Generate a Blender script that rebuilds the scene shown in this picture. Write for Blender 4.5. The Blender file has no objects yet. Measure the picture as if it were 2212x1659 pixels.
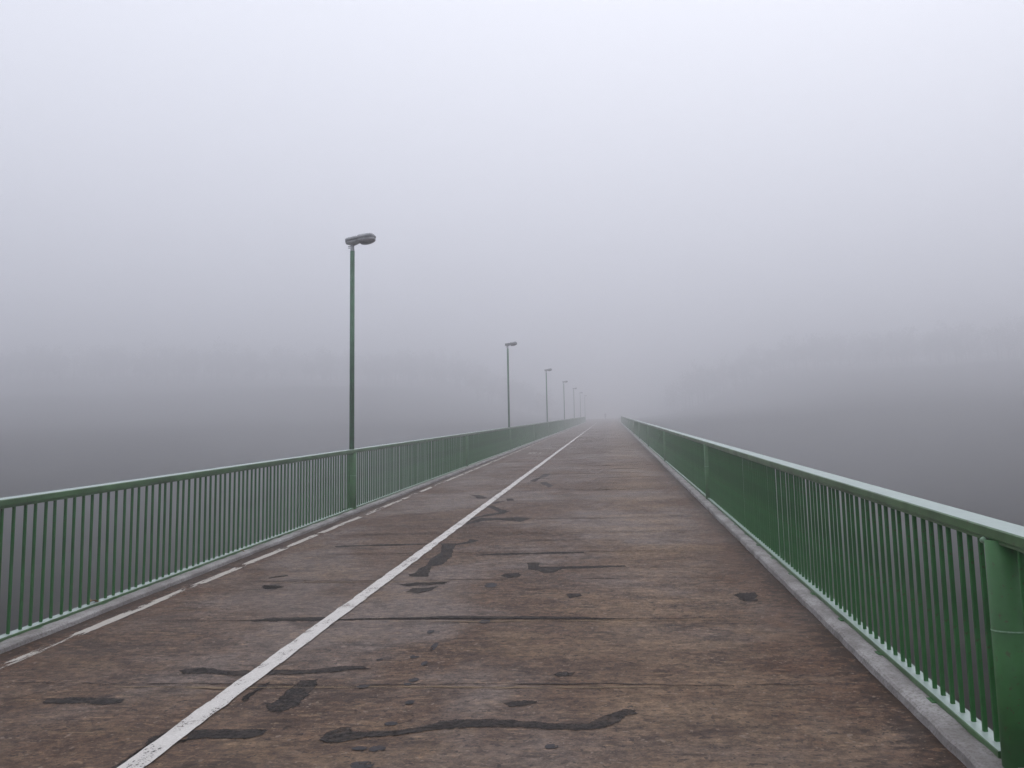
import bpy, bmesh, math, random
import numpy as np
from mathutils import Vector, Matrix, noise as mnoise

random.seed(7)
scn = bpy.context.scene
col = scn.collection

# ------------------------------------------------------------------ camera
# World frame: X across the bridge, Y along it (level), Z up. Deck surface: z = SL * Y.
CR = (0.99407932, 0.10710625, -0.01829108)
CU = (0.03137732, -0.12180176, 0.99205836)
CF = (-0.10402777, 0.98675862, 0.12444132)
SL = math.tan(math.radians(5.224879))
EYE = 1.6
cd = bpy.data.cameras.new('camera'); cam = bpy.data.objects.new('camera', cd); col.objects.link(cam)
cd.sensor_fit = 'HORIZONTAL'; cd.sensor_width = 36.0; cd.lens = 36.0 * 2007 / 2212
cd.clip_start = 0.05; cd.clip_end = 5000
cam.matrix_world = Matrix(((CR[0], CU[0], -CF[0], 0), (CR[1], CU[1], -CF[1], 0), (CR[2], CU[2], -CF[2], EYE), (0, 0, 0, 1)))
scn.camera = cam

# ------------------------------------------------------------------ overcast sky and a veiled sun
SUN_EL, SUN_AZ = math.radians(62), math.radians(20)
w = bpy.data.worlds.new('World'); scn.world = w; w.use_nodes = True
nt = w.node_tree; N = nt.nodes; LK = nt.links; N.clear()
sky = N.new('ShaderNodeTexSky'); sky.sky_type = 'NISHITA'; sky.sun_disc = False
sky.sun_elevation = SUN_EL; sky.sun_rotation = SUN_AZ; sky.air_density = 1.0; sky.dust_density = 4.0
hs = N.new('ShaderNodeHueSaturation'); hs.inputs['Saturation'].default_value = 0.35
LK.new(sky.outputs[0], hs.inputs['Color'])
tc = N.new('ShaderNodeTexCoord'); sp = N.new('ShaderNodeSeparateXYZ'); LK.new(tc.outputs['Generated'], sp.inputs[0])
mr = N.new('ShaderNodeMapRange'); mr.inputs['From Min'].default_value = 0; mr.inputs['From Max'].default_value = 1
mr.inputs['To Min'].default_value = 0.45; mr.inputs['To Max'].default_value = 1.0
LK.new(sp.outputs['Z'], mr.inputs['Value'])
cl = N.new('ShaderNodeMix'); cl.data_type = 'RGBA'; cl.blend_type = 'MULTIPLY'; cl.inputs[0].default_value = 1
cl.inputs[6].default_value = (SKYC := (14.4, 14.9, 16.5, 1)); LK.new(mr.outputs[0], cl.inputs[7])
mx = N.new('ShaderNodeMix'); mx.data_type = 'RGBA'; mx.inputs[0].default_value = 0.88      # cloud cover
LK.new(hs.outputs[0], mx.inputs[6]); LK.new(cl.outputs[2], mx.inputs[7])
bg = N.new('ShaderNodeBackground'); bg.inputs['Strength'].default_value = 0.1
LK.new(mx.outputs[2], bg.inputs['Color'])
wo = N.new('ShaderNodeOutputWorld'); LK.new(bg.outputs[0], wo.inputs['Surface'])

sd = bpy.data.lights.new('sun', 'SUN'); sd.energy = 0.5; sd.angle = math.radians(40); sd.color = (1.0, 0.97, 0.93)
sun = bpy.data.objects.new('sun', sd); col.objects.link(sun)
sdir = Vector((math.sin(SUN_AZ) * math.cos(SUN_EL), math.cos(SUN_AZ) * math.cos(SUN_EL), math.sin(SUN_EL)))
sun.rotation_euler = sdir.to_track_quat('Z', 'Y').to_euler(); sun.location = (0, 0, 60)

scn.view_settings.view_transform = 'Standard'; scn.view_settings.look = 'None'
scn.view_settings.gamma = 1.0; scn.view_settings.use_curve_mapping = False
scn.view_settings.exposure = 0.0
scn.render.engine = 'CYCLES'
scn.cycles.use_denoising = True; scn.cycles.denoising_prefilter = 'NONE'; scn.cycles.denoising_input_passes = 'RGB_ALBEDO_NORMAL'
scn.cycles.max_bounces = 12; scn.cycles.volume_bounces = 8; scn.cycles.diffuse_bounces = 3; scn.cycles.glossy_bounces = 3
scn.cycles.transparent_max_bounces = 12

# ------------------------------------------------------------------ helpers
def dz(y): return SL * y

def mesh_obj(name, verts, faces, mat=None, parent=None, loc=(0, 0, 0), smooth=False):
    me = bpy.data.meshes.new(name); me.from_pydata([tuple(v) for v in verts], [], faces); me.update()
    if mat: me.materials.append(mat)
    if smooth:
        for p in me.polygons: p.use_smooth = True
    return link(name, me, parent, loc)

def link(name, me, parent=None, loc=(0, 0, 0)):
    o = bpy.data.objects.new(name, me); col.objects.link(o)
    if parent is not None:
        o.parent = parent; loc = Vector(loc) - PL[parent.name]
    o.location = loc
    PL[o.name] = Vector(loc) + (PL[parent.name] if parent is not None else Vector((0, 0, 0)))
    return o
PL = {}

def empty(name, loc, label, cat, group=None):
    o = bpy.data.objects.new(name, None); col.objects.link(o); o.location = loc; PL[o.name] = Vector(loc)
    o.empty_display_size = 0.2
    return tag(o, label, cat, group)

def tag(o, label=None, cat=None, group=None, kind=None):
    if label: o['label'] = label
    if cat: o['category'] = cat
    if group: o['group'] = group
    if kind: o['kind'] = kind
    return o

def bm_to(bm, name, mat, parent=None, loc=(0, 0, 0), smooth=False):
    me = bpy.data.meshes.new(name); bm.normal_update(); bm.to_mesh(me); bm.free()
    if mat: me.materials.append(mat)
    if smooth:
        for p in me.polygons: p.use_smooth = True
    return link(name, me, parent, loc)

def prism(section, y0, y1, step=None, bevel=None):
    """Extrude an XZ section (z above deck) along the sloping deck."""
    ys = [y0, y1] if not step else list(np.linspace(y0, y1, max(2, int((y1 - y0) / step) + 1)))
    n = len(section); V = []; F = []
    for y in ys:
        for x, z in section: V.append((x, y, z + dz(y)))
    for i in range(len(ys) - 1):
        for k in range(n):
            a = i * n + k; b = i * n + (k + 1) % n
            F.append((a, b, b + n, a + n))
    F.append(tuple(range(n))[::-1]); F.append(tuple((len(ys) - 1) * n + k for k in range(n)))
    return V, F

def tube(bm, pts, radii, seg=12, caps=True):
    rings = []
    for i, p in enumerate(pts):
        p = Vector(p)
        a = Vector(pts[max(0, i - 1)]); b = Vector(pts[min(len(pts) - 1, i + 1)])
        t = (b - a).normalized(); up = Vector((0, 0, 1)) if abs(t.z) < 0.9 else Vector((1, 0, 0))
        s = t.cross(up).normalized(); u = s.cross(t).normalized()
        rings.append([bm.verts.new(p + (s * math.cos(q) + u * math.sin(q)) * radii[i]) for q in [2 * math.pi * k / seg for k in range(seg)]])
    for a, b in zip(rings, rings[1:]):
        for k in range(seg): bm.faces.new((a[k], a[(k + 1) % seg], b[(k + 1) % seg], b[k]))
    if caps:
        bm.faces.new(rings[0][::-1]); bm.faces.new(rings[-1])

# ------------------------------------------------------------------ material helpers
class MT:
    def __init__(s, name):
        s.m = bpy.data.materials.new(name); s.m.use_nodes = True
        s.t = s.m.node_tree; s.b = s.t.nodes['Principled BSDF']; s.out = s.t.nodes['Material Output']
        s.co = s.n('ShaderNodeTexCoord').outputs['Object']
    def n(s, k): return s.t.nodes.new(k)
    def l(s, a, b): s.t.links.new(a, b)
    def map(s, scale, rot=(0, 0, 0), src=None):
        m = s.n('ShaderNodeMapping'); m.inputs['Scale'].default_value = scale; m.inputs['Rotation'].default_value = rot
        s.l(src or s.co, m.inputs[0]); return m.outputs[0]
    def noise(s, scale, detail=4, rough=0.6, vec=None, dist=0.0):
        n = s.n('ShaderNodeTexNoise'); n.inputs['Scale'].default_value = scale; n.inputs['Detail'].default_value = detail
        n.inputs['Roughness'].default_value = rough; n.inputs['Distortion'].default_value = dist
        s.l(vec if vec is not None else s.co, n.inputs['Vector']); return n.outputs['Fac']
    def ramp(s, v, a, b, inv=False):
        r = s.n('ShaderNodeMapRange'); r.interpolation_type = 'SMOOTHSTEP'
        r.inputs['From Min'].default_value = a; r.inputs['From Max'].default_value = b
        r.inputs['To Min'].default_value = 1.0 if inv else 0.0; r.inputs['To Max'].default_value = 0.0 if inv else 1.0
        s.l(v, r.inputs['Value']); return r.outputs[0]
    def rng(s, v, a, b, c, d):
        r = s.n('ShaderNodeMapRange')
        for k, x in zip(('From Min', 'From Max', 'To Min', 'To Max'), (a, b, c, d)): r.inputs[k].default_value = x
        s.l(v, r.inputs['Value']); return r.outputs[0]
    def math(s, op, a, b=None):
        m = s.n('ShaderNodeMath'); m.operation = op
        for i, x in enumerate((a, b)):
            if x is None: continue
            if isinstance(x, (int, float)): m.inputs[i].default_value = x
            else: s.l(x, m.inputs[i])
        return m.outputs[0]
    def mix(s, fac, a, b, mode='MIX'):
        m = s.n('ShaderNodeMix'); m.data_type = 'RGBA'; m.blend_type = mode
        for i, x in ((0, fac), (6, a), (7, b)):
            if isinstance(x, (int, float)): m.inputs[i].default_value = x if i == 0 else (x, x, x, 1)
            elif isinstance(x, tuple): m.inputs[i].default_value = (*x, 1)
            else: s.l(x, m.inputs[i])
        return m.outputs[2]
    def color(s, c):
        if isinstance(c, tuple): s.b.inputs['Base Color'].default_value = (*c, 1)
        else: s.l(c, s.b.inputs['Base Color'])
    def rough(s, r):
        if isinstance(r, (int, float)): s.b.inputs['Roughness'].default_value = r
        else: s.l(r, s.b.inputs['Roughness'])
    def bump(s, h, strength=0.5, dist=0.01):
        b = s.n('ShaderNodeBump'); b.inputs['Strength'].default_value = strength; b.inputs['Distance'].default_value = dist
        s.l(h, b.inputs['Height']); s.l(b.outputs[0], s.b.inputs['Normal'])
    def xyz(s):
        q = s.n('ShaderNodeSeparateXYZ'); s.l(s.co, q.inputs[0]); return q.outputs

# asphalt of the deck: brown, blotchy, streaked across
def mat_asphalt():
    a = MT('worn brown asphalt'); x, y, z = a.xyz()
    big = a.noise(0.45, 4, 0.6, a.map((1.0, 0.8, 1)), 0.5)
    streak = a.noise(1.0, 6, 0.68, a.map((0.8, 1.5, 1)), 0.6)
    streak2 = a.noise(1.0, 6, 0.70, a.map((1.3, 3.4, 1)), 0.5)
    streak3 = a.noise(1.0, 5, 0.72, a.map((7.0, 9.0, 1)), 0.3)
    blot = a.noise(1.7, 6, 0.72, a.map((1.0, 1.0, 1)), 0.3)
    fleck = a.noise(17, 3, 0.7, a.map((0.8, 1.0, 1)))
    mid = a.noise(9, 5, 0.75, a.map((0.9, 1.3, 1)), 0.4)
    grain = a.noise(62, 3, 0.8); grain2 = a.noise(26, 4, 0.8)
    c = a.mix(a.ramp(big, 0.44, 0.58), (0.118, 0.080, 0.059), (0.156, 0.127, 0.114))     # brown to worn grey
    c = a.mix(a.math('MULTIPLY', a.ramp(blot, 0.47, 0.62), 0.70), c, (0.088, 0.056, 0.040))
    c = a.mix(a.math('MULTIPLY', a.ramp(streak, 0.51, 0.65), 0.45), c, (0.205, 0.150, 0.100))   # tan sand drift
    c = a.mix(a.math('MULTIPLY', a.ramp(streak2, 0.52, 0.62), 0.70), c, (0.052, 0.036, 0.030))  # damp dark bands
    c = a.mix(a.math('MULTIPLY', a.ramp(streak3, 0.53, 0.65), 0.45), c, (0.054, 0.040, 0.036))
    c = a.mix(a.math('MULTIPLY', a.ramp(streak3, 0.34, 0.46, True), 0.28), c, (0.21, 0.165, 0.125))
    dash = a.noise(1.0, 4, 0.70, a.map((3.4, 21.0, 1)), 0.35); dash2 = a.noise(1.0, 4, 0.72, a.map((5.0, 26.0, 7)), 0.3)
    near_edge = a.rng(a.math('ABSOLUTE', a.math('ADD', x, 1.42)), 0.5, 2.8, 0.35, 1.0)
    c = a.mix(a.math('MULTIPLY', a.math('MULTIPLY', a.ramp(dash, 0.575, 0.625), near_edge), 0.85), c, (0.040, 0.029, 0.026))   # short open seams
    c = a.mix(a.math('MULTIPLY', a.ramp(dash2, 0.585, 0.635), 0.55), c, (0.29, 0.215, 0.145))                                # drifts of pale sand
    # the sandy wheel track on the wide lane
    tr = a.math('MULTIPLY', a.ramp(a.math('ABSOLUTE', a.math('SUBTRACT', x, 0.45)), 0.1, 1.0, True), a.ramp(streak, 0.38, 0.56))
    c = a.mix(a.math('MULTIPLY', tr, 0.50), c, (0.250, 0.188, 0.132))
    # reddish silt along both kerbs
    ed = a.math('ABSOLUTE', a.math('ADD', x, 1.42))
    e1 = a.ramp(a.math('ADD', ed, a.math('MULTIPLY', a.math('SUBTRACT', blot, 0.5), 2.2)), 2.35, 2.85)
    c = a.mix(a.math('MULTIPLY', e1, 0.6), c, (0.112, 0.060, 0.036))
    e2 = a.ramp(a.math('ADD', ed, a.math('MULTIPLY', a.math('SUBTRACT', mid, 0.5), 1.1)), 2.70, 2.86)
    c = a.mix(a.math('MULTIPLY', e2, 0.8), c, (0.036, 0.021, 0.014))
    c = a.mix(a.math('MULTIPLY', a.ramp(mid, 0.49, 0.62), 0.5), c, a.mix(1.0, c, (0.52, 0.49, 0.50), 'MULTIPLY'))
    c = a.mix(a.math('MULTIPLY', a.ramp(mid, 0.36, 0.48, True), 0.30), c, a.mix(1.0, c, (1.45, 1.40, 1.32), 'MULTIPLY'))
    c = a.mix(a.math('MULTIPLY', a.ramp(grain, 0.48, 0.60), 0.55), c, a.mix(1.0, c, (1.80, 1.72, 1.60), 'MULTIPLY'))
    c = a.mix(a.math('MULTIPLY', a.ramp(grain2, 0.50, 0.60), 0.52), c, a.mix(1.0, c, (0.45, 0.43, 0.45), 'MULTIPLY'))
    c = a.mix(a.math('MULTIPLY', a.ramp(fleck, 0.51, 0.60), 0.58), c, a.mix(1.0, c, (0.50, 0.47, 0.47), 'MULTIPLY'))
    c = a.mix(a.math('MULTIPLY', a.ramp(fleck, 0.40, 0.48, True), 0.45), c, a.mix(1.0, c, (1.50, 1.44, 1.34), 'MULTIPLY'))
    pit = a.noise(24, 2, 0.6)
    c = a.mix(a.math('MULTIPLY', a.ramp(pit, 0.63, 0.67), 0.8), c, (0.022, 0.018, 0.018))
    c = a.mix(a.math('MULTIPLY', a.ramp(pit, 0.31, 0.35, True), 0.6), c, (0.30, 0.25, 0.21))
    a.color(a.mix(1.0, c, (0.79, 0.73, 0.67), "MULTIPLY"))
    a.rough(a.rng(big, 0.40, 0.62, 0.86, 0.62))
    a.b.inputs['Specular IOR Level'].default_value = 0.28
    a.bump(a.math('ADD', grain, a.math('MULTIPLY', grain2, 1.4)), 0.7, 0.007)
    return a.m

def mat_tar():
    a = MT('bitumen repair'); g = a.noise(40, 4, 0.8); g2 = a.noise(8, 6, 0.76)
    c = a.mix(a.ramp(g, 0.42, 0.60), (0.017, 0.015, 0.015), (0.056, 0.049, 0.045))
    c = a.mix(a.math('MULTIPLY', a.ramp(g2, 0.50, 0.64), 0.6), c, (0.088, 0.066, 0.052))
    a.color(c); a.rough(0.9); a.b.inputs['Specular IOR Level'].default_value = 0.12; a.bump(g, 0.8, 0.008)
    at = a.n('ShaderNodeAttribute'); at.attribute_name = 'edge'
    nz = a.math('ADD', a.math('MULTIPLY', a.math('SUBTRACT', g2, 0.5), 1.5), a.math('MULTIPLY', a.math('SUBTRACT', a.noise(28, 4, 0.75), 0.5), 2.6))
    al = a.ramp(a.math('SUBTRACT', at.outputs['Fac'], nz), 0.12, 0.72)        # thins out to the asphalt at its rim
    a.l(a.math('MULTIPLY', al, 0.93), a.b.inputs['Alpha'])
    return a.m

def mat_crack():
    a = MT('dark seam'); g = a.noise(2.6, 6, 0.75, a.map((1, 8, 1)))
    a.color((0.048, 0.037, 0.033)); a.rough(0.9); a.b.inputs['Specular IOR Level'].default_value = 0.15
    a.l(a.rng(a.ramp(g, 0.39, 0.54), 0, 1, 0.0, 0.88), a.b.inputs['Alpha']); return a.m

def mat_wet_tar():
    a = MT('damp slate patch'); g = a.noise(50, 4, 0.75)
    a.color(a.mix(a.ramp(g, 0.3, 0.7), (0.030, 0.028, 0.031), (0.052, 0.048, 0.050))); a.b.inputs['Specular IOR Level'].default_value = 0.15; a.rough(0.75); a.bump(g, 0.5, 0.004)
    a.l(a.ramp(a.noise(14, 3, 0.7), 0.60, 0.66, True), a.b.inputs['Alpha']); return a.m

def mat_paint(worn, name):
    a = MT(name); g = a.noise(60, 5, 0.8); x, y, z = a.xyz()
    b = a.noise(1.0, 6, 0.72, a.map((5.5, 1.15, 1)), 0.5) if worn else a.noise(5.0, 5, 0.68, a.map((2.0, 1.0, 1)))
    c = a.mix(a.ramp(g, 0.4, 0.7), (0.50, 0.475, 0.44), (0.67, 0.645, 0.605)); c = a.mix(1.0, c, (0.78, 0.75, 0.71) if worn else (1, 1, 1), 'MULTIPLY'); a.color(c); a.rough(0.65)
    chip = a.math('ADD', a.math('MULTIPLY', g, 0.18 if worn else 0.6), a.math('MULTIPLY', b, 0.82 if worn else 0.4))
    alpha = a.ramp(chip, *((0.508, 0.535) if worn else (0.548, 0.578)), True)
    a.l(alpha, a.b.inputs['Alpha']); a.bump(g, 0.4, 0.003); return a.m

def mat_concrete():
    a = MT('cast concrete'); g = a.noise(55, 5, 0.75); b = a.noise(4, 5, 0.65, a.map((1, 0.6, 1)))
    c = a.mix(a.ramp(b, 0.35, 0.68), (0.20, 0.186, 0.178), (0.38, 0.365, 0.355))
    c = a.mix(a.math('MULTIPLY', a.ramp(g, 0.48, 0.60), 0.6), c, (0.12, 0.10, 0.085))
    c = a.mix(a.math('MULTIPLY', a.ramp(a.noise(1.3, 6, 0.75), 0.52, 0.66), 0.5), c, (0.10, 0.085, 0.068))
    a.color(c); a.rough(0.85); a.bump(g, 0.6, 0.01); return a.m

def mat_green(name, base, rough, top_sheen=0.0, spec=0.5):
    a = MT(name); b = a.noise(2.6, 4, 0.6); g = a.noise(38, 3, 0.65)
    dark = tuple(v * 0.72 for v in base); lite = tuple(min(1, v * 1.18) for v in base)
    c = a.mix(a.ramp(b, 0.35, 0.68), dark, lite)
    c = a.mix(a.math('MULTIPLY', a.ramp(g, 0.60, 0.68), 0.6), c, (0.06, 0.036, 0.02))       # specks of dirt
    if top_sheen:                                                     # wet sky reflection painted pale into the upper faces, along with bleached paint
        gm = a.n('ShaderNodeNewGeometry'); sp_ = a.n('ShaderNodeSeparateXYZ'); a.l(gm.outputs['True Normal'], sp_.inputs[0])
        f = a.math('MULTIPLY', a.ramp(sp_.outputs[2], 0.7, 0.95), a.rng(a.noise(16, 4, 0.7), 0.3, 0.7, top_sheen * 0.85, top_sheen))
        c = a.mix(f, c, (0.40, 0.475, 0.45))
    a.color(c); a.rough(a.rng(b, 0.3, 0.7, rough + 0.08, rough - 0.05)); a.bump(g, 0.10, 0.002)
    a.b.inputs['Specular IOR Level'].default_value = spec
    return a.m

def mat_plain(name, c1, c2, scale, rough, bump=0.2, metal=0.0):
    a = MT(name); g = a.noise(scale, 4, 0.65); a.color(a.mix(a.ramp(g, 0.35, 0.68), c1, c2)); a.rough(rough)
    a.b.inputs['Metallic'].default_value = metal; a.bump(g, bump, 0.01); return a.m

M_ASPH = mat_asphalt(); M_TAR = mat_tar(); M_WET = mat_wet_tar()
M_LINE = mat_paint(False, 'white road paint'); M_EDGE = mat_paint(True, 'flaked white road paint')
M_CONC = mat_concrete()
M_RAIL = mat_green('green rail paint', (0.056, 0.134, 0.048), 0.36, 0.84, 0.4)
M_CRACK = mat_crack()
M_WELD = mat_plain('bleached weld', (0.16, 0.28, 0.17), (0.26, 0.40, 0.28), 40, 0.5)
M_BAR = mat_green('green bar paint', (0.031, 0.142, 0.036), 0.6, 0, 0.25)
M_POST = mat_green('green post paint', (0.036, 0.130, 0.036), 0.5, 0, 0.3)
M_POLE = mat_green('green pole paint', (0.040, 0.138, 0.058), 0.5, 0, 0.25)
M_ZINC = mat_plain('weathered zinc', (0.30, 0.31, 0.32), (0.42, 0.43, 0.44), 14, 0.55, 0.15)
M_HEAD = mat_plain('grey lamp housing', (0.29, 0.295, 0.305), (0.42, 0.425, 0.435), 9, 0.5, 0.1)
M_SEAL = mat_plain('black gasket', (0.015, 0.015, 0.016), (0.03, 0.03, 0.03), 20, 0.6)
M_BOWL = mat_plain('dusty lamp bowl', (0.085, 0.072, 0.068), (0.14, 0.12, 0.115), 12, 0.35, 0.05)
M_STEEL = mat_plain('dark girder steel', (0.05, 0.06, 0.05), (0.09, 0.10, 0.085), 4, 0.6)
M_SOIL = mat_plain('wooded bank soil', (0.012, 0.011, 0.009), (0.028, 0.025, 0.018), 0.25, 0.95, 0.4)
M_BARK = mat_plain('bark', (0.035, 0.028, 0.022), (0.075, 0.062, 0.05), 6, 0.9)
M_LEAF = mat_plain('dull foliage', (0.026, 0.026, 0.018), (0.040, 0.038, 0.026), 0.05, 0.9, 0.0)
for _m in (M_SOIL, M_BARK, M_LEAF): _m.node_tree.nodes['Principled BSDF'].inputs['Specular IOR Level'].default_value = 0.0
M_DRY = mat_plain('dry leaf', (0.26, 0.15, 0.06), (0.40, 0.26, 0.12), 60, 0.7)

# ------------------------------------------------------------------ terrain, water, wood
Y0, Y1 = -40.0, 175.0          # bridge ends
FLOOR = -3.4            # valley floor
def smooth(a, b, t):
    t = np.clip((t - a) / (b - a), 0, 1); return t * t * (3 - 2 * t)
def bank(x): return 150.0 - 0.20 * np.minimum(np.abs(x + 1.4), 250.0)
def ground(x, y):
    ax = np.abs(x + 1.4); q = y + 0.25 * np.minimum(ax, 300.0)
    slope = 0.085 * np.clip(q - 25, 0, 80) + 0.168 * np.clip(q - 105, 0, 300)  # valley side, steeper where the wood begins
    slope = slope + 1.2 * np.sin(x * 0.031 + 1) * np.sin(y * 0.04) * smooth(60, 130, q)
    bankz = FLOOR + slope
    t = smooth(146, 175, y)
    ramp = FLOOR * (1 - t) + (SL * np.clip(y, 0, 330) - 0.45) * t            # embankment carrying the path
    m = smooth(7, 75, ax)
    z = ramp * (1 - m) + bankz * m
    tn = smooth(-18, -42, y)
    return z * (1 - tn) + tn * (SL * np.maximum(y, -60) - 0.45)
gx = np.concatenate([np.linspace(-620, -130, 26), np.linspace(-122, -44, 20), np.linspace(-40, 40, 41), np.linspace(44, 122, 20), np.linspace(130, 620, 26)])
gy = np.concatenate([np.linspace(-620, -60, 20), np.linspace(-54, 280, 84), np.linspace(288, 620, 30)])
GX, GY = np.meshgrid(gx, gy); GZ = ground(GX, GY)
V = np.stack([GX.ravel(), GY.ravel(), GZ.ravel()], 1).tolist(); nx = len(gx)
F = [(j * nx + i, j * nx + i + 1, (j + 1) * nx + i + 1, (j + 1) * nx + i) for j in range(len(gy) - 1) for i in range(nx - 1)]
tag(mesh_obj('terrain', V, F, M_SOIL, smooth=True), 'dark valley floor and hillside lost in fog', kind='structure')

def grow_wood():
    rs = np.random.RandomState(3); VV = []; FF = []; base = 0; MI = []
    spots = []
    tries = 0
    while len(spots) < 1500 and tries < 60000:
        tries += 1
        x = rs.uniform(-330, 330); y = rs.uniform(250, 500)
        yb = float(bank(x))
        if y < yb + 190 or y > yb + 345 or abs(x + 1.4) < 20 + 16 * rs.rand() + max(0.0, 55 - 0.45 * (y - yb)): continue
        if any((x - a) ** 2 + (y - b) ** 2 < 12 for a, b in spots[-200:]): continue
        spots.append((x, y))
    for x, y in spots:
        z = float(ground(np.array(x), np.array(y))) - 0.3; H = rs.uniform(8, 15); R = H * rs.uniform(0.22, 0.32)
        tr = 0.16 + 0.012 * H; lean = rs.normal(0, 0.03, 2)
        ring = [(math.cos(q), math.sin(q)) for q in np.linspace(0, 2 * math.pi, 6)[:5]]
        pts = []
        for k, (hh, rr) in enumerate(((0, tr), (0.45 * H, tr * 0.7), (0.88 * H, tr * 0.2))):
            for cx_, sy_ in ring: pts.append((x + lean[0] * hh + cx_ * rr, y + lean[1] * hh + sy_ * rr, z + hh))
        VV += pts
        for k in range(2):
            for q in range(5): FF.append((base + k * 5 + q, base + k * 5 + (q + 1) % 5, base + k * 5 + 5 + (q + 1) % 5, base + k * 5 + 5 + q)); MI.append(0)
        base += 15
        for _ in range(5):                                         # limbs
            q = rs.uniform(0, 6.28); h0 = H * rs.uniform(0.35, 0.7); L = R * rs.uniform(0.6, 1.0)
            p0 = np.array((x + lean[0] * h0, y + lean[1] * h0, z + h0)); p1 = p0 + np.array((math.cos(q) * L, math.sin(q) * L, L * 0.8))
            s = np.array((-math.sin(q), math.cos(q), 0)) * tr * 0.3
            VV += [tuple(p0 - s), tuple(p0 + s), tuple(p1), tuple(p0 + np.array((0, 0, tr * 0.6)))]
            FF += [(base, base + 1, base + 2), (base + 1, base + 3, base + 2), (base + 3, base, base + 2)]; MI += [0, 0, 0]; base += 4
        n = 190
        lob = rs.normal(0, 0.45, (7, 3)); pick = rs.randint(0, 7, n)
        d = rs.normal(0, 1, (n, 3)); d /= np.linalg.norm(d, axis=1)[:, None]
        c = lob[pick] + d * rs.uniform(0.15, 0.6, (n, 1)); c *= np.array((R, R, H * 0.30)); c += np.array((x + lean[0] * H * 0.66, y + lean[1] * H * 0.66, z + H * 0.66))
        u = rs.normal(0, 1, (n, 3)); v = rs.normal(0, 1, (n, 3)); u *= (0.46 / np.linalg.norm(u, axis=1))[:, None]; v *= (0.46 / np.linalg.norm(v, axis=1))[:, None]
        q = np.stack([c - u, c - v * 0.7, c + u, c + v], 1).reshape(-1, 3)
        VV += q.tolist(); FF += [(base + 4 * i, base + 4 * i + 1, base + 4 * i + 2, base + 4 * i + 3) for i in range(n)]; MI += [1] * n; base += 4 * n
    o = mesh_obj('wood', VV, FF, M_BARK); o.data.materials.append(M_LEAF)
    o.data.polygons.foreach_set('material_index', MI)
    tag(o, 'dark wood fading into the fog on both sides of the bridge', 'wood', kind='stuff')
grow_wood()

# ------------------------------------------------------------------ bridge deck, road, kerbs
XKL, XKR = -4.365, 1.50        # kerb feet
deckbox = [(-4.575, -0.42), (1.70, -0.42), (1.70, -0.004), (-4.575, -0.004)]
V, F = prism(deckbox, Y0, Y1, 8.0)
bridge = tag(mesh_obj('bridge_deck', V, F, M_CONC), 'long straight footbridge deck slab climbing into fog', kind='structure')
for x in (-3.6, 0.75):
    V, F = prism([(x - 0.2, -1.7), (x + 0.2, -1.7), (x + 0.2, -1.66), (x + 0.02, -1.66), (x + 0.02, -0.46), (x + 0.2, -0.46), (x + 0.2, -0.42), (x - 0.2, -0.42), (x - 0.2, -0.46), (x - 0.02, -0.46), (x - 0.02, -1.66), (x - 0.2, -1.66)], Y0, Y1)
    mesh_obj('girder', V, F, M_STEEL, bridge)
for y in (28, 78, 120):
    for x in (-3.6, 0.75):
        bm = bmesh.new(); tube(bm, [(x, y, -6), (x, y, dz(y) - 1.72)], [0.55, 0.5], 16); bm_to(bm, 'pier', M_CONC, bridge, smooth=False)

ys = list(np.linspace(Y0, Y1, 105)); xs = list(np.linspace(XKL - 0.02, XKR + 0.02, 9)); V = []; F = []
for y in ys:
    for x in xs: V.append((x, y, dz(y)))
for j in range(len(ys) - 1):
    for i in range(8): F.append((j * 9 + i, j * 9 + i + 1, (j + 1) * 9 + i + 1, (j + 1) * 9 + i))
road = tag(mesh_obj('road', V, F, M_ASPH), 'worn brown asphalt carriageway of the bridge with bitumen repairs', kind='structure')
# path beyond the bridge
ys = list(np.linspace(Y1, 275, 28)); V = []; F = []
for y in ys:
    e = min(1.0, (y - Y1) / 12)
    for x in (XKL - 0.4 - 1.5 * e, XKR + 0.4 + 1.5 * e): V.append((x, y, dz(min(y, 270)) - 0.004))
for j in range(len(ys) - 1): F.append((2 * j, 2 * j + 1, 2 * j + 3, 2 * j + 2))
tag(mesh_obj('path', V, F, M_ASPH), 'asphalt path continuing beyond the end of the bridge', kind='structure')

def kerb(name, foot, back, seed, label, hk):
    s = 1 if back > foot else -1; V = []; F = []; rr = random.Random(seed)
    ys = list(np.arange(Y0, 60, 0.09)) + list(np.arange(60, Y1, 0.8)) + [Y1]
    for y in ys:
        n1 = mnoise.noise((y * 0.9, seed, 0)); n2 = mnoise.noise((y * 5.0, seed, 3)); n3 = mnoise.noise((y * 2.3, seed, 9))
        f = foot + s * (0.010 * n1 + 0.008 * n2); h = hk + 0.006 * n3 + 0.004 * n2
        for x, z in ((f, -0.01), (f + s * 0.004, h * 0.78), (f + s * (0.017 + 0.006 * n2), h), (back - s * (0.012 + 0.012 * n3), h + 0.004 * n2), (back + s * 0.055, h - 0.012), (back + s * 0.055, -0.02)):
            V.append((x, y, z + dz(y)))
    n = 6
    for i in range(len(ys) - 1):
        for k in range(n - 1):
            q = (i * n + k, i * n + k + 1, (i + 1) * n + k + 1, (i + 1) * n + k)
            F.append(q if s < 0 else q[::-1])
    return tag(mesh_obj(name, V, F, M_CONC), label, kind='structure')
kerb('kerb_left', XKL, -4.52, 11, 'rough cast concrete kerb under the railing with the lamps', 0.040)
kerb('kerb_right', XKR, 1.63, 23, 'rough cast concrete kerb under the railing without lamps', 0.053)

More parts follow.
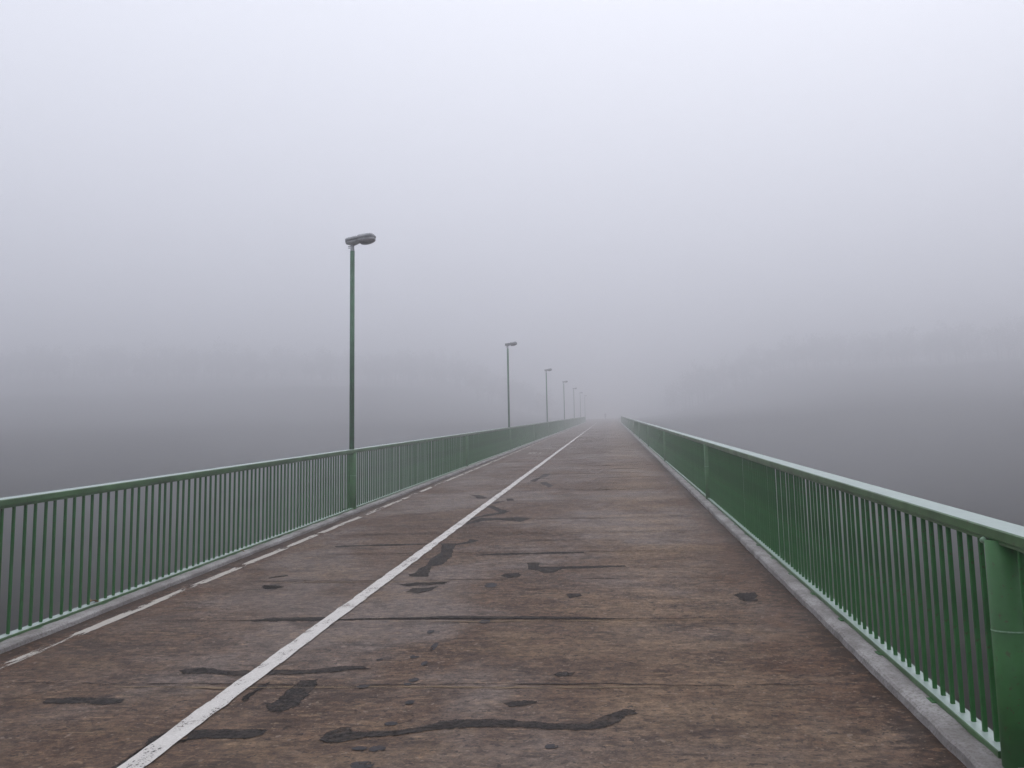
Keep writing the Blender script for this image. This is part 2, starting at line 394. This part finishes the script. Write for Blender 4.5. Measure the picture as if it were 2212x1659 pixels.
# ragged flat patches: bitumen repairs, sheets with a thin raised edge
def ragged(poly, step=0.05, amp=0.012, seed=0):
    out = []
    n = len(poly)
    for i in range(n):
        a = Vector(poly[i]); b = Vector(poly[(i + 1) % n]); L = (b - a).length; k = max(1, int(L / step))
        for j in range(k):
            p = a + (b - a) * (j / k)
            sy = 1.0 + p.y * 0.03
            out.append((p.x + amp * (0.7 * mnoise.noise((p.x * 12, p.y * 12, seed)) + 0.5 * mnoise.noise((p.x * 45, p.y * 45, seed))), p.y + amp * sy * (0.7 * mnoise.noise((p.x * 12, p.y * 12, seed + 50)) + 0.5 * mnoise.noise((p.x * 45, p.y * 45, seed + 50)))))
    return out
def sheet(name, poly, mat, z, parent, feather=0.02):
    bm = bmesh.new(); lay = bm.verts.layers.float.new('edge')
    vs = [bm.verts.new((x, y, z + dz(y))) for x, y in poly]
    f = bm.faces.new(vs); f.normal_update()
    if f.normal.z < 0: f.normal_flip()
    bmesh.ops.inset_individual(bm, faces=[f], thickness=feather, use_even_offset=False)
    rim = set(vs)
    for v in bm.verts: v[lay] = 0.0 if v in rim else 1.0
    bmesh.ops.triangulate(bm, faces=bm.faces[:])
    return bm_to(bm, name, mat, parent)

PATCHES=[
 [(-3.35,5.28),(-3.36,5.35),(-3.18,5.38),(-2.96,5.37),(-2.86,5.34),(-2.85,5.25),(-2.94,5.22),(-3.09,5.25),(-3.31,5.24)],
 [(-2.84,5.94),(-2.81,5.99),(-2.72,6.02),(-2.61,5.99),(-2.54,5.95),(-2.36,5.96),(-2.21,5.96),(-1.98,5.97),(-1.85,6.03),(-1.71,6.06),(-1.63,6.05),(-1.56,5.98),(-1.68,5.95),(-1.81,5.90),(-2.02,5.85),(-2.17,5.84),(-2.36,5.81),(-2.62,5.86),(-2.78,5.86)],
 [(-2.37,4.30),(-2.37,4.43),(-2.36,4.57),(-2.39,4.70),(-2.34,4.80),(-2.27,4.70),(-2.24,4.51),(-2.27,4.31)],
 [(-2.22,4.64),(-2.19,4.69),(-2.22,4.82),(-2.16,4.84),(-1.92,4.86),(-1.80,4.84),(-1.81,4.75),(-1.86,4.70),(-1.97,4.69),(-2.10,4.70),(-2.18,4.67)],
 [(-3.43,8.87),(-3.41,8.96),(-3.19,8.88),(-3.21,8.77),(-3.34,8.77)],
 [(-2.96,7.41),(-2.78,7.51),(-2.60,7.52),(-2.35,7.52),(-2.22,7.45),(-2.01,7.46),(-1.56,7.50),(-1.33,7.54),(-0.91,7.52),(-0.82,7.52),(-0.41,7.49),(-0.19,7.46),(0.06,7.40),(0.06,7.37),(-0.62,7.39),(-0.89,7.40),(-1.36,7.43),(-1.72,7.42),(-2.08,7.39),(-2.32,7.37),(-2.63,7.36),(-2.91,7.36)],
 [(-1.93,8.55),(-1.90,8.74),(-1.66,8.82),(-1.68,8.62),(-1.78,8.48)],
 [(-2.10,8.93),(-1.93,9.04),(-1.59,9.06),(-1.63,8.93),(-1.96,8.82)],
 [(-1.84,5.76),(-1.95,5.73),(-1.96,5.50),(-1.96,5.31),(-2.00,5.26),(-1.93,5.13),(-1.84,5.11),(-1.79,5.24),(-1.79,5.41),(-1.80,5.61)],
 [(-2.14,5.30),(-2.18,5.63),(-2.12,5.69),(-2.10,5.57),(-2.15,5.43)],
 [(-1.51,4.70),(-1.50,4.81),(-1.44,4.89),(-1.38,4.89),(-1.35,4.83),(-1.13,4.84),(-1.02,4.91),(-0.95,4.99),(-0.87,5.03),(-0.62,5.03),(-0.45,5.00),(-0.26,4.96),(-0.17,4.98),(-0.09,5.09),(0.03,5.22),(0.09,5.19),(0.10,5.13),(0.04,5.07),(0.00,4.98),(-0.06,4.92),(-0.11,4.87),(-0.25,4.86),(-0.43,4.89),(-0.60,4.89),(-0.81,4.88),(-0.97,4.83),(-1.11,4.77),(-1.19,4.73),(-1.29,4.71),(-1.42,4.63),(-1.46,4.64)],
 [(-0.64,5.29),(-0.59,5.33),(-0.53,5.36),(-0.44,5.33),(-0.45,5.28),(-0.53,5.24),(-0.60,5.22)],
 [(-0.39,5.86),(-0.37,5.93),(-0.27,5.91),(-0.26,5.84),(-0.32,5.81),(-0.38,5.81)],
 [(-0.45,8.36),(-0.40,8.43),(-0.30,8.42),(-0.28,8.28),(-0.40,8.21)],
 [(0.99,8.28),(1.06,8.39),(1.20,8.41),(1.21,8.27),(1.18,8.17),(1.18,8.04),(1.10,8.01),(1.02,8.05),(1.03,8.21)],
 [(-3.54,9.37),(-3.49,9.49),(-3.39,9.54),(-3.36,9.48),(-3.43,9.39),(-3.51,9.34)],
 [(-3.43,8.88),(-3.42,8.97),(-3.30,8.96),(-3.18,8.87),(-3.20,8.79),(-3.34,8.76)],
 [(-3.54,11.66),(-3.19,11.70),(-2.83,11.78),(-2.35,11.77),(-2.35,11.70),(-2.73,11.62),(-3.17,11.61),(-3.48,11.54)],
 [(-2.11,9.49),(-2.05,9.56),(-2.07,9.82),(-2.03,10.07),(-2.07,10.45),(-2.05,10.83),(-2.04,10.96),(-2.14,11.60),(-2.20,11.76),(-1.98,11.74),(-1.87,11.88),(-1.87,12.12),(-1.73,12.03),(-1.77,11.79),(-1.96,11.58),(-1.93,11.22),(-1.85,10.68),(-1.86,10.09),(-1.95,9.98),(-1.87,9.35),(-1.95,9.33),(-2.06,9.39)],
 [(-0.94,10.14),(-0.79,10.14),(-0.81,9.96),(-0.77,9.87),(-0.32,9.90),(-0.06,9.91),(0.10,9.92),(0.12,9.82),(-0.23,9.77),(-0.54,9.73),(-0.61,9.50),(-0.72,9.51),(-0.79,9.64),(-0.89,9.72)],
 [(-1.14,9.36),(-1.12,9.48),(-0.97,9.52),(-0.93,9.40),(-0.95,9.28),(-1.03,9.24)],
 [(-1.59,10.72),(-1.34,10.87),(-0.94,10.87),(-0.65,10.91),(-0.35,10.92),(-0.35,10.79),(-0.93,10.77),(-1.37,10.71)],
 [(-2.22,16.34),(-2.15,16.63),(-1.93,16.00),(-1.72,15.55),(-1.77,15.17),(-2.10,14.72),(-2.20,14.05),(-2.22,14.62),(-2.09,15.03),(-1.88,15.38),(-2.03,15.88)],
 [(-2.19,13.99),(-2.08,14.60),(-1.78,14.56),(-1.52,14.64),(-1.24,14.48),(-1.39,13.99),(-1.75,14.26),(-1.97,14.18),(-2.18,13.67)],
 [(-1.98,22.40),(-1.97,23.07),(-1.86,23.64),(-1.84,25.18),(-1.62,25.11),(-1.67,24.00),(-1.80,23.42),(-1.82,22.27)],
 [(-1.70,22.05),(-1.55,22.10),(-1.32,20.92),(-1.38,20.31),(-1.49,20.97),(-1.62,21.42)],
 [(-2.93,18.96),(-2.70,18.84),(-2.45,18.22),(-2.49,17.99),(-2.63,18.01),(-2.73,18.53)],
 [(-2.04,17.90),(-1.91,17.87),(-1.83,17.45),(-1.96,17.36)],
 [(-2.20,16.92),(-2.17,17.35),(-2.01,17.37),(-2.12,16.90)],
]
BLOBS=[(-1.24,5.74,0.032,0.048),(-1.26,5.65,0.024,0.028),(-1.35,6.28,0.032,0.043),(-1.25,6.11,0.021,0.054),(-1.27,6.55,0.022,0.108),(-1.38,6.99,0.026,0.064),(-1.19,4.94,0.037,0.032),(-1.17,4.58,0.039,0.042),(-1.26,4.58,0.039,0.027),(-1.19,4.37,0.058,0.047),(-1.17,5.30,0.026,0.040),(-1.52,5.60,0.038,0.041),(-1.17,8.85,0.060,0.115),(-1.02,7.32,0.045,0.063),(-1.57,6.21,0.023,0.028),(-0.33,4.63,0.033,0.033)]
for i, p in enumerate(PATCHES):
    sheet('bitumen_patch', ragged(p, 0.022, 0.02, i), M_TAR, 0.003, road, 0.022 if i < 17 else 0.006)
for i, (x, y, rx, ry) in enumerate(BLOBS):
    poly = [(x + rx * math.cos(q) * (1 + 0.3 * mnoise.noise((math.cos(q) * 2, math.sin(q) * 2, i))), y + ry * math.sin(q) * (1 + 0.3 * mnoise.noise((math.cos(q) * 2, math.sin(q) * 2, i + 9)))) for q in np.linspace(0, 2 * math.pi, 15)[:14]]
    sheet('damp_patch', poly, M_WET, 0.0035, road)

# transverse cracks: many thin dark seams running across the deck, one joined part
rr = random.Random(5); V = []; F = []
def seam(x0, x1, y, wd, sd):
    global V, F
    n = max(4, int((x1 - x0) / 0.06)); b = len(V)
    for i in range(n + 1):
        x = x0 + (x1 - x0) * i / n
        yy = y + 0.035 * mnoise.noise((x * 1.1, y, sd)) + 0.016 * mnoise.noise((x * 6, y, sd)) + 0.012 * mnoise.noise((x * 21, y, sd))
        t = wd * max(0.12, 0.75 + 0.9 * mnoise.noise((x * 3.1, y * 2, sd + 4))) * min(1, 5.0 * min(i, n - i) / n + 0.1)
        V += [(x, yy - t / 2, 0.0025 + dz(yy)), (x, yy + t / 2, 0.0025 + dz(yy))]
    F += [(b + 2 * i, b + 2 * i + 2, b + 2 * i + 3, b + 2 * i + 1) for i in range(n)]
y = 4.2
while y < 95:
    k = rr.choice((1, 1, 2, 2)) if y > 10 else rr.choice((0, 0, 1))
    for _ in range(k):
        L = rr.uniform(0.7, 4.2); x0 = rr.uniform(XKL + 0.3, XKR - 0.2 - L) if L < XKR - XKL - 0.6 else XKL + 0.3
        seam(x0, x0 + L, y + rr.uniform(-0.15, 0.15), rr.uniform(0.010, 0.040) * (1 + y * 0.022), rr.random() * 90)
    y += rr.uniform(0.35, 0.95) * (1 + y * 0.012)
tag(mesh_obj('cracks', V, F, M_CRACK, road), kind='stuff')

# regular joints between the paving bays: a dark line with sand caught along its near side
M_SAND = mat_crack(); M_SAND.name = 'drifted sand'
M_SAND.node_tree.nodes['Principled BSDF'].inputs['Base Color'].default_value = (0.205, 0.150, 0.098, 1)
yj = 5.65; kj = 0
while yj < 62:
    V = []; F = []; seam(XKL + 0.10, XKR - 0.04, yj, 0.026 + 0.0012 * yj, 31.0 + kj); mesh_obj('bay_joint', V, F, M_CRACK, road)
    V = []; F = []
    x0 = rr.uniform(XKL + 0.4, -0.8); seam(x0, min(XKR - 0.1, x0 + rr.uniform(1.6, 3.6)), yj - 0.05 - 0.002 * yj, 0.06 + 0.001 * yj, 77.0 + kj)
    V = [(x, y, z - 0.0008) for x, y, z in V]; mesh_obj('sand_drift', V, F, M_SAND, road)
    yj += 1.76; kj += 1

# painted lines: the divider and the flaked edge line, both with wandering edges
def line(name, xa, xb, y0, y1, mat, z, amp):
    V = []; F = []
    ys = list(np.arange(y0, min(y1, 45), 0.05)) + list(np.arange(45, y1, 0.5)) + [y1]
    for y in ys:
        wob = 0.010 * mnoise.noise((y * 0.45, 3.3, xa))
        V += [(xa + wob + amp * mnoise.noise((y * 3.0, 1, xa)) + amp * 0.6 * mnoise.noise((y * 11, 1, xa)), y, z + dz(y)), (xb + wob + amp * mnoise.noise((y * 3.0, 8, xb)) + amp * 0.6 * mnoise.noise((y * 11, 8, xb)), y, z + dz(y))]
    for i in range(len(ys) - 1): F.append((2 * i, 2 * i + 1, 2 * i + 3, 2 * i + 2))
    return mesh_obj(name, V, F, mat, road)
line('divider_line', -2.333, -2.207, Y0, 157.0, M_LINE, 0.008, 0.011)
line('edge_line', -4.185, -4.09, Y0, 120.0, M_EDGE, 0.004, 0.012)
for (x0, x1, yc) in ((-3.46, -3.15, 39.0), (-2.99, -2.69, 38.75)):
    sheet('painted_mark', ragged([(x0, yc - 0.35), (x1, yc - 0.4), (x1, yc + 0.35), (x0, yc + 0.4)], 0.08, 0.06, x0), M_EDGE, 0.004, road)

# ------------------------------------------------------------------ railings
def cyl_mesh(name, r, h, seg, mat, taper=1.0):
    bm = bmesh.new(); tube(bm, [(0, 0, 0), (0, 0, h)], [r, r * taper], seg)
    me = bpy.data.meshes.new(name); bm.normal_update(); bm.to_mesh(me); bm.free(); me.materials.append(mat)
    for p in me.polygons: p.use_smooth = len(p.vertices) == 4
    return me

def bar_mesh(name, q, h, mat):
    c = 0.0025; ring = [(-q + c, -q), (q - c, -q), (q, -q + c), (q, q - c), (q - c, q), (-q + c, q), (-q, q - c), (-q, -q + c)]
    V = [(x, y, z) for z in (0, h) for x, y in ring]; F = [(k, (k + 1) % 8, 8 + (k + 1) % 8, 8 + k) for k in range(8)] + [tuple(range(7, -1, -1)), tuple(range(8, 16))]
    me = bpy.data.meshes.new(name); me.from_pydata(V, [], F); me.update(); me.materials.append(mat); return me

def railing(side, xin, ztop, zbot, posts, bal0, y0, y1, label, nmax=300):
    s = side                                    # +1: right rail, away from the road is +X
    root = empty('railing', (xin + s * 0.05, y0, dz(y0)), label, 'railing', 'green railings along both sides of the bridge')
    W = 0.150; T = 0.052
    # handrail: box with rounded arrises and a narrow flat welded below
    b = 0.006; x0, x1 = xin, xin + s * W
    sec = [(x0, ztop - T + b), (x0 + s * b, ztop - T), (x1 - s * b, ztop - T), (x1, ztop - T + b), (x1, ztop - b), (x1 - s * b, ztop), (x0 + s * b, ztop), (x0, ztop - b)]
    if s < 0: sec = sec[::-1]
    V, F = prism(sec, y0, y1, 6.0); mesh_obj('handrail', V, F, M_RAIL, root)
    zf = ztop - T - 0.016
    sec = [(x0 + s * 0.012, zf), (x0 + s * 0.115, zf), (x0 + s * 0.115, ztop - T + 0.002), (x0 + s * 0.012, ztop - T + 0.002)]
    if s < 0: sec = sec[::-1]
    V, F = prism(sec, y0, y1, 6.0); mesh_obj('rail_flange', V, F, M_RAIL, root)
    # bottom rails, one length between two posts
    ends = [y0] + posts + [y1]
    for a_, b_ in zip(ends, ends[1:]):
        a2 = a_ + (0.095 if a_ in posts else 0); b2 = b_ - (0.095 if b_ in posts else 0)
        if b2 - a2 < 0.3: continue
        sec = [(xin, zbot - 0.050), (xin + s * 0.084, zbot - 0.050), (xin + s * 0.084, zbot - 0.004), (xin + s * 0.080, zbot), (xin + s * 0.004, zbot), (xin, zbot - 0.004)]
        if s < 0: sec = sec[::-1]
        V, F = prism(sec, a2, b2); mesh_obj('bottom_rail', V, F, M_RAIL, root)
    # posts
    pm = cyl_mesh('post', 0.080, zf + 0.40 + 0.01, 28, M_POST)
    xc = xin + s * 0.062
    for y in posts:
        p = link('post', pm, root, (xc, y, dz(y) - 0.40))
        if y < 32:
            bm = bmesh.new(); tube(bm, [(0, 0, -0.004), (0, 0, 0.0), (0, 0, 0.004)], [0.0795, 0.0825, 0.0795], 28, False)
            bm_to(bm, 'weld_seam', M_WELD, p, (xc, y, dz(y) + 0.615), True)
            bm = bmesh.new(); bmesh.ops.create_icosphere(bm, subdivisions=2, radius=0.015)
            for v in bm.verts: v.co += v.co.normalized() * 0.004 * mnoise.noise(v.co * 90)
            bm_to(bm, 'weld_bead', M_WELD, p, (xc - s * 0.066, y + 0.055, dz(y + 0.055) + zf + 0.004), True)
            bm = bmesh.new(); tube(bm, [(0, 0, -0.012), (0, 0, 0.012)], [0.128, 0.128], 8); bm_to(bm, 'base_collar', M_POST, p, (xc + s * 0.03, y, dz(y) + 0.030))
    # feet of the bottom rail let into the kerb
    fm = None; y = bal0 + 0.55
    while y < min(60, y1):
        if all(abs(y - p) > 0.35 for p in posts):
            if fm is None:
                bm = bmesh.new(); bmesh.ops.create_cube(bm, size=1)
                for v in bm.verts: v.co = Vector((v.co.x * 0.075, v.co.y * 0.085, v.co.z * 0.010))
                fm = bpy.data.meshes.new('foot_plate'); bm.to_mesh(fm); bm.free(); fm.materials.append(M_POST)
            o = link('foot_plate', fm, root, (xin + s * 0.014, y, dz(y) + (0.052 if s > 0 else 0.036))); o.rotation_euler.x = math.atan(SL)
        y += 0.95
    # balusters
    hb = zf - zbot + 0.012; bmsh = bar_mesh('baluster', 0.0101, hb, M_BAR); rr = random.Random(17 + s)
    xb = xin + s * 0.046
    locs = []; y = bal0; step = 0.1345
    while y > y0 + 0.1: y -= step
    while y < y1 - 0.05:
        if all(abs(y - p) > 0.115 for p in posts): locs.append(y)
        y += step
    front = [v for v in locs if v >= bal0 - 1.6]; own = front[:nmax]; rest = [v for v in locs if v not in set(own)]
    for y in own:
        yy = y + rr.uniform(-0.009, 0.009)
        o = link('baluster', bmsh, root, (xb + rr.uniform(-0.002, 0.002), yy, dz(yy) + zbot - 0.005))
        o.rotation_euler = (rr.uniform(-0.006, 0.006), rr.uniform(-0.003, 0.003), rr.uniform(-0.06, 0.06))
    V = []; F = []
    for y in rest:
        b = len(V); q = 0.0105; z0 = dz(y) + zbot - 0.005
        for z in (z0, z0 + hb):
            V += [(xb - q, y - q, z), (xb + q, y - q, z), (xb + q, y + q, z), (xb - q, y + q, z)]
        for k in range(4): F.append((b + k, b + (k + 1) % 4, b + 4 + (k + 1) % 4, b + 4 + k))
    tag(mesh_obj('far_balusters', V, F, M_BAR, root), kind='stuff')
    return root

LAMP_Y = [16.06 + 25.65 * k for k in range(7)]
postsL = sorted([y - 12.8 for y in LAMP_Y] + LAMP_Y); postsL = [-9.6] + postsL
postsR = [-8.0, 4.30] + [16.52 + 12.5 * k for k in range(11)]
railing(-1, -4.50, 1.080, 0.062, postsL, 5.50, -22, 172.0, 'green steel railing carrying the row of street lamps')
railing(+1, 1.625, 1.055, 0.082, postsR, 4.65, -22, 149.0, 'green steel railing without lamps along the wide lane')

# ------------------------------------------------------------------ street lamps
def lamp_meshes():
    P = {}
    bm = bmesh.new(); tube(bm, [(0, 0, 0.95), (0, 0, 4.68)], [0.043, 0.041], 20); P['pole'] = (bm, M_POLE)
    bm = bmesh.new(); tube(bm, [(0, 0, 4.66), (0, 0, 4.705), (0, 0, 4.72), (0, 0, 4.79)], [0.037, 0.037, 0.034, 0.032], 20); P['spigot'] = (bm, M_ZINC)
    bm = bmesh.new()
    for z in (4.735, 4.766): tube(bm, [(-0.022, -0.012, z), (-0.072, -0.020, z)], [0.0085, 0.0085], 8)
    P['clamp_screw'] = (bm, M_ZINC)
    # luminaire: lofted outline along its own axis u (towards the road), tilted upward
    tilt = math.radians(7.5); ct, st = math.cos(tilt), math.sin(tilt); base = Vector((0, 0, 4.865))
    def W(u, v, h): return base + Vector((u * ct - h * st, v, u * st + h * ct))
    def outline(u):                       # half width along the axis, -0.115..0.43
        t = (u + 0.118) / 0.545
        a = 0.085 + 0.05 * min(1, max(0, t) / 0.45)
        if t > 0.72: a *= math.sqrt(max(0.0, 1 - ((t - 0.72) / 0.285) ** 2))
        if t < 0.10: a *= 0.72 + 2.8 * t
        return max(0.004, a)
    us = [-0.118, -0.108, -0.09, -0.06, 0.0, 0.06, 0.10, 0.118, 0.136, 0.16, 0.21, 0.27, 0.32, 0.36, 0.39, 0.41, 0.422, 0.427]
    def loft(hfun, us, closed_low=True, shrink=1.0, seg=9):
        bm = bmesh.new(); rows = []
        for u in us:
            wv = outline(u) * shrink; row = []
            for k in range(seg):
                q = math.pi * k / (seg - 1); v = wv * math.cos(q); row.append(bm.verts.new(W(u, v, hfun(u, abs(math.cos(q)), math.sin(q)))))
            rows.append(row)
        for a, b in zip(rows, rows[1:]):
            for k in range(seg - 1): bm.faces.new((a[k], a[k + 1], b[k + 1], b[k]))
            bm.faces.new((a[0], b[0], b[-1], a[-1]))
        bm.faces.new(rows[0][::-1]); bm.faces.new(rows[-1]); bmesh.ops.recalc_face_normals(bm, faces=bm.faces[:]); return bm
    def top(u, c, s_):
        e = min(1.0, max(0.0, (0.427 - u) / 0.11)); e = math.sqrt(1 - (1 - e) ** 2) if e < 1 else 1
        l = min(1.0, 0.93 + (u + 0.118) * 3)
        h = 0.068 if u < 0.10 else 0.068 + 0.012 * min(1, (u - 0.10) / 0.04)
        if abs(u - 0.118) < 0.003: h = 0.054
        return 0.006 + h * min(1, e + 0.12) * l * (s_ ** 0.45 if s_ > 0 else 0)
    P['canopy'] = (loft(top, us), M_HEAD)
    def gask(u, c, s_): return 0.006 if s_ > 0.01 else -0.004
    P['gasket'] = (loft(lambda u, c, s_: 0.008 * s_ - 0.004, us, shrink=1.03), M_SEAL)
    def low(u, c, s_):                     # underside: gear tray swelling down over the spigot
        if u < 0.15:
            g = math.exp(-((u - 0.005) / 0.075) ** 2); d = 0.030 + 0.048 * g
        else: d = 0.040
        return -0.003 - d * (s_ ** 0.5 if s_ > 0 else 0)
    P['gear_tray'] = (loft(low, [u for u in us if u < 0.15], shrink=0.95), M_HEAD)
    ub = [0.13, 0.16, 0.21, 0.27, 0.32, 0.36, 0.39, 0.41, 0.42]
    P['bowl_frame'] = (loft(lambda u, c, s_: -0.003 - 0.044 * (s_ ** 0.12 if s_ > 0 else 0), ub, shrink=0.96), M_HEAD)
    P['bowl'] = (loft(lambda u, c, s_: -0.040 - 0.055 * (s_ ** 0.6 if s_ > 0 else 0) * math.sin(math.pi * min(1, max(0.0, (u - 0.125) / 0.31)) ** 0.8) ** 0.6, ub[:-1] + [0.414], shrink=0.90), M_BOWL)
    bm = bmesh.new(); tube(bm, [W(0.36, -0.155 * 0, 0), W(0.36, 0, 0)], [0.001, 0.001], 4) if False else None
    # latch clip at the outer end
    bm2 = bmesh.new(); bmesh.ops.create_cube(bm2, size=1)
    for v in bm2.verts: v.co = W(0.428 + v.co.x * 0.016, v.co.y * 0.03, 0.004 + v.co.z * 0.038)
    P['latch'] = (bm2, M_SEAL)
    R = {}
    for k, (b_, m_) in P.items():
        me = bpy.data.meshes.new(k); b_.normal_update(); b_.to_mesh(me); b_.free(); me.materials.append(m_)
        for p in me.polygons: p.use_smooth = len(p.vertices) == 4 and k not in ('latch',)
        R[k] = me
    if bm: bm.free()
    return R
LM = lamp_meshes()
ordinal = ('first', 'second', 'third', 'fourth', 'fifth', 'sixth', 'seventh')
XP = -4.565
for k, y in enumerate(LAMP_Y):
    r = empty('street_lamp', (XP, y, dz(y)), 'street lamp on green pole, %s of the row receding into fog' % ordinal[k], 'street lamp', 'street lamps along the railing')
    r.rotation_euler = (0, 0, math.radians((0, 4, -3, 2, 5, -2, 0)[k])); PL[r.name] = Vector((0, 0, 0))
    parts = {}
    for nm in ('pole', 'spigot', 'clamp_screw', 'canopy', 'gasket', 'gear_tray', 'bowl_frame', 'bowl', 'latch'):
        if k > 3 and nm in ('clamp_screw', 'latch'): continue
        par = parts['bowl_frame'] if nm == 'bowl' else parts['spigot'] if nm == 'clamp_screw' else r
        parts[nm] = link(nm, LM[nm], par)

# ------------------------------------------------------------------ dry leaves caught on the railing foot
def leaf(loc, rz, L, label):
    bm = bmesh.new(); V = []
    for i in range(7):
        t = i / 6; wv = 0.33 * L * math.sin(math.pi * min(1, t * 0.95 + 0.03)) ** 0.8; z = 0.012 * math.sin(t * 5) + 0.004
        V.append((bm.verts.new(((t - 0.5) * L, -wv, z + 0.012)), bm.verts.new(((t - 0.5) * L, 0, z)), bm.verts.new(((t - 0.5) * L, wv, z + 0.009))))
    for a, b in zip(V, V[1:]):
        bm.faces.new((a[0], b[0], b[1], a[1])); bm.faces.new((a[1], b[1], b[2], a[2]))
    o = bm_to(bm, 'dry_leaf', M_DRY, None, loc); o.rotation_euler = (math.atan(SL), 0, rz)
    md = o.modifiers.new('thick', 'SOLIDIFY'); md.thickness = 0.0012
    tag(o, label, 'leaf')
leaf((-4.545, 7.87, dz(7.87) + 0.064), 1.3, 0.10, 'pale dry leaf lying on the bottom rail between two green bars')
leaf((-4.47, 10.98, dz(10.98) + 0.044), 0.5, 0.05, 'small brown leaf lying on the kerb beside the bottom rail')

# ------------------------------------------------------------------ distant walker
def person(x, y, H, label):
    j = {'pel': (0, 0, .53), 'wst': (0, -.01, .62), 'chs': (0, -.01, .74), 'nck': (0, 0, .835), 'hd0': (0, .012, .88), 'hd1': (0, .018, .935), 'hd2': (0, .012, .985),
         'sl': (-.10, 0, .80), 'el': (-.135, -.06, .64), 'wl': (-.14, .01, .51), 'fl': (-.14, .03, .455), 'sr': (.10, 0, .80), 'er': (.135, .03, .64), 'wr': (.135, .09, .52), 'fr': (.13, .10, .465),
         'hl': (-.05, 0, .51), 'kl': (-.055, .09, .29), 'al': (-.055, .10, .05), 'tl': (-.06, .17, .02), 'hr': (.05, 0, .51), 'kr': (.055, -.05, .28), 'ar': (.055, -.16, .06), 'tr': (.06, -.12, .02)}
    rad = {'pel': .085, 'wst': .078, 'chs': .09, 'nck': .035, 'hd0': .05, 'hd1': .062, 'hd2': .035, 'sl': .045, 'el': .032, 'wl': .024, 'fl': .02, 'sr': .045, 'er': .032, 'wr': .024, 'fr': .02, 'hl': .06, 'kl': .04, 'al': .028, 'tl': .024, 'hr': .06, 'kr': .04, 'ar': .028, 'tr': .024}
    E = [('pel', 'wst'), ('wst', 'chs'), ('chs', 'nck'), ('nck', 'hd0'), ('hd0', 'hd1'), ('hd1', 'hd2'), ('chs', 'sl'), ('sl', 'el'), ('el', 'wl'), ('wl', 'fl'), ('chs', 'sr'), ('sr', 'er'), ('er', 'wr'), ('wr', 'fr'), ('pel', 'hl'), ('hl', 'kl'), ('kl', 'al'), ('al', 'tl'), ('pel', 'hr'), ('hr', 'kr'), ('kr', 'ar'), ('ar', 'tr')]
    ks = list(j); me = bpy.data.meshes.new('tmp'); me.from_pydata([tuple(c * H for c in j[k]) for k in ks], [(ks.index(a), ks.index(b)) for a, b in E], [])
    t = bpy.data.objects.new('tmp', me); col.objects.link(t); t.modifiers.new('s', 'SKIN'); t.modifiers.new('u', 'SUBSURF').levels = 2
    for i, k in enumerate(ks):
        me.skin_vertices[0].data[i].radius = (rad[k] * H, rad[k] * H * 0.9); me.skin_vertices[0].data[i].use_root = (k == 'pel')
    dg = bpy.context.evaluated_depsgraph_get(); out = bpy.data.meshes.new_from_object(t.evaluated_get(dg)); bpy.data.objects.remove(t)
    out.materials.clear()
    for m in (mat_plain('dark coat', (0.02, 0.022, 0.03), (0.035, 0.038, 0.05), 20, 0.8), mat_plain('dark trousers', (0.018, 0.018, 0.02), (0.03, 0.03, 0.033), 20, 0.85), mat_plain('skin', (0.35, 0.22, 0.16), (0.42, 0.27, 0.2), 20, 0.5), mat_plain('hair', (0.02, 0.015, 0.01), (0.04, 0.03, 0.02), 40, 0.7)): out.materials.append(m)
    for p in out.polygons:
        c = p.center / H; p.use_smooth = True
        p.material_index = 3 if c.z > .95 or (c.z > .88 and c.y < -.005) else 2 if c.z > .845 or (abs(c.x) > .1 and c.z < .505) else 0 if c.z > .47 else 1
    o = link('person', out, None, (x, y, dz(y))); o.rotation_euler.z = math.pi
    tag(o, label, 'person')
person(-1.17, 226.0, 1.66, 'lone figure in dark clothing walking at the far end of the bridge')

# ------------------------------------------------------------------ fog
FOGA, FOGD, FOGG = 0.945, 0.0095, 0.84
HZ0, HZ1 = FLOOR - 1.6, 84.0
bm = bmesh.new(); bmesh.ops.create_cube(bm, size=1)
for v in bm.verts: v.co = Vector((v.co.x * 1300, v.co.y * 1300, HZ0 if v.co.z < 0 else HZ1))
hm = bpy.data.materials.new('fog'); hm.use_nodes = True; t = hm.node_tree; t.nodes.clear()
pv = t.nodes.new('ShaderNodeVolumePrincipled'); pv.inputs['Color'].default_value = (FOGA + 0.003, FOGA + 0.002, FOGA + 0.020, 1); pv.inputs['Density'].default_value = FOGD
pv.inputs['Anisotropy'].default_value = FOGG
ou = t.nodes.new('ShaderNodeOutputMaterial'); t.links.new(pv.outputs[0], ou.inputs['Volume'])
tag(bm_to(bm, 'haze', hm), 'grey fog filling the valley', kind='stuff')
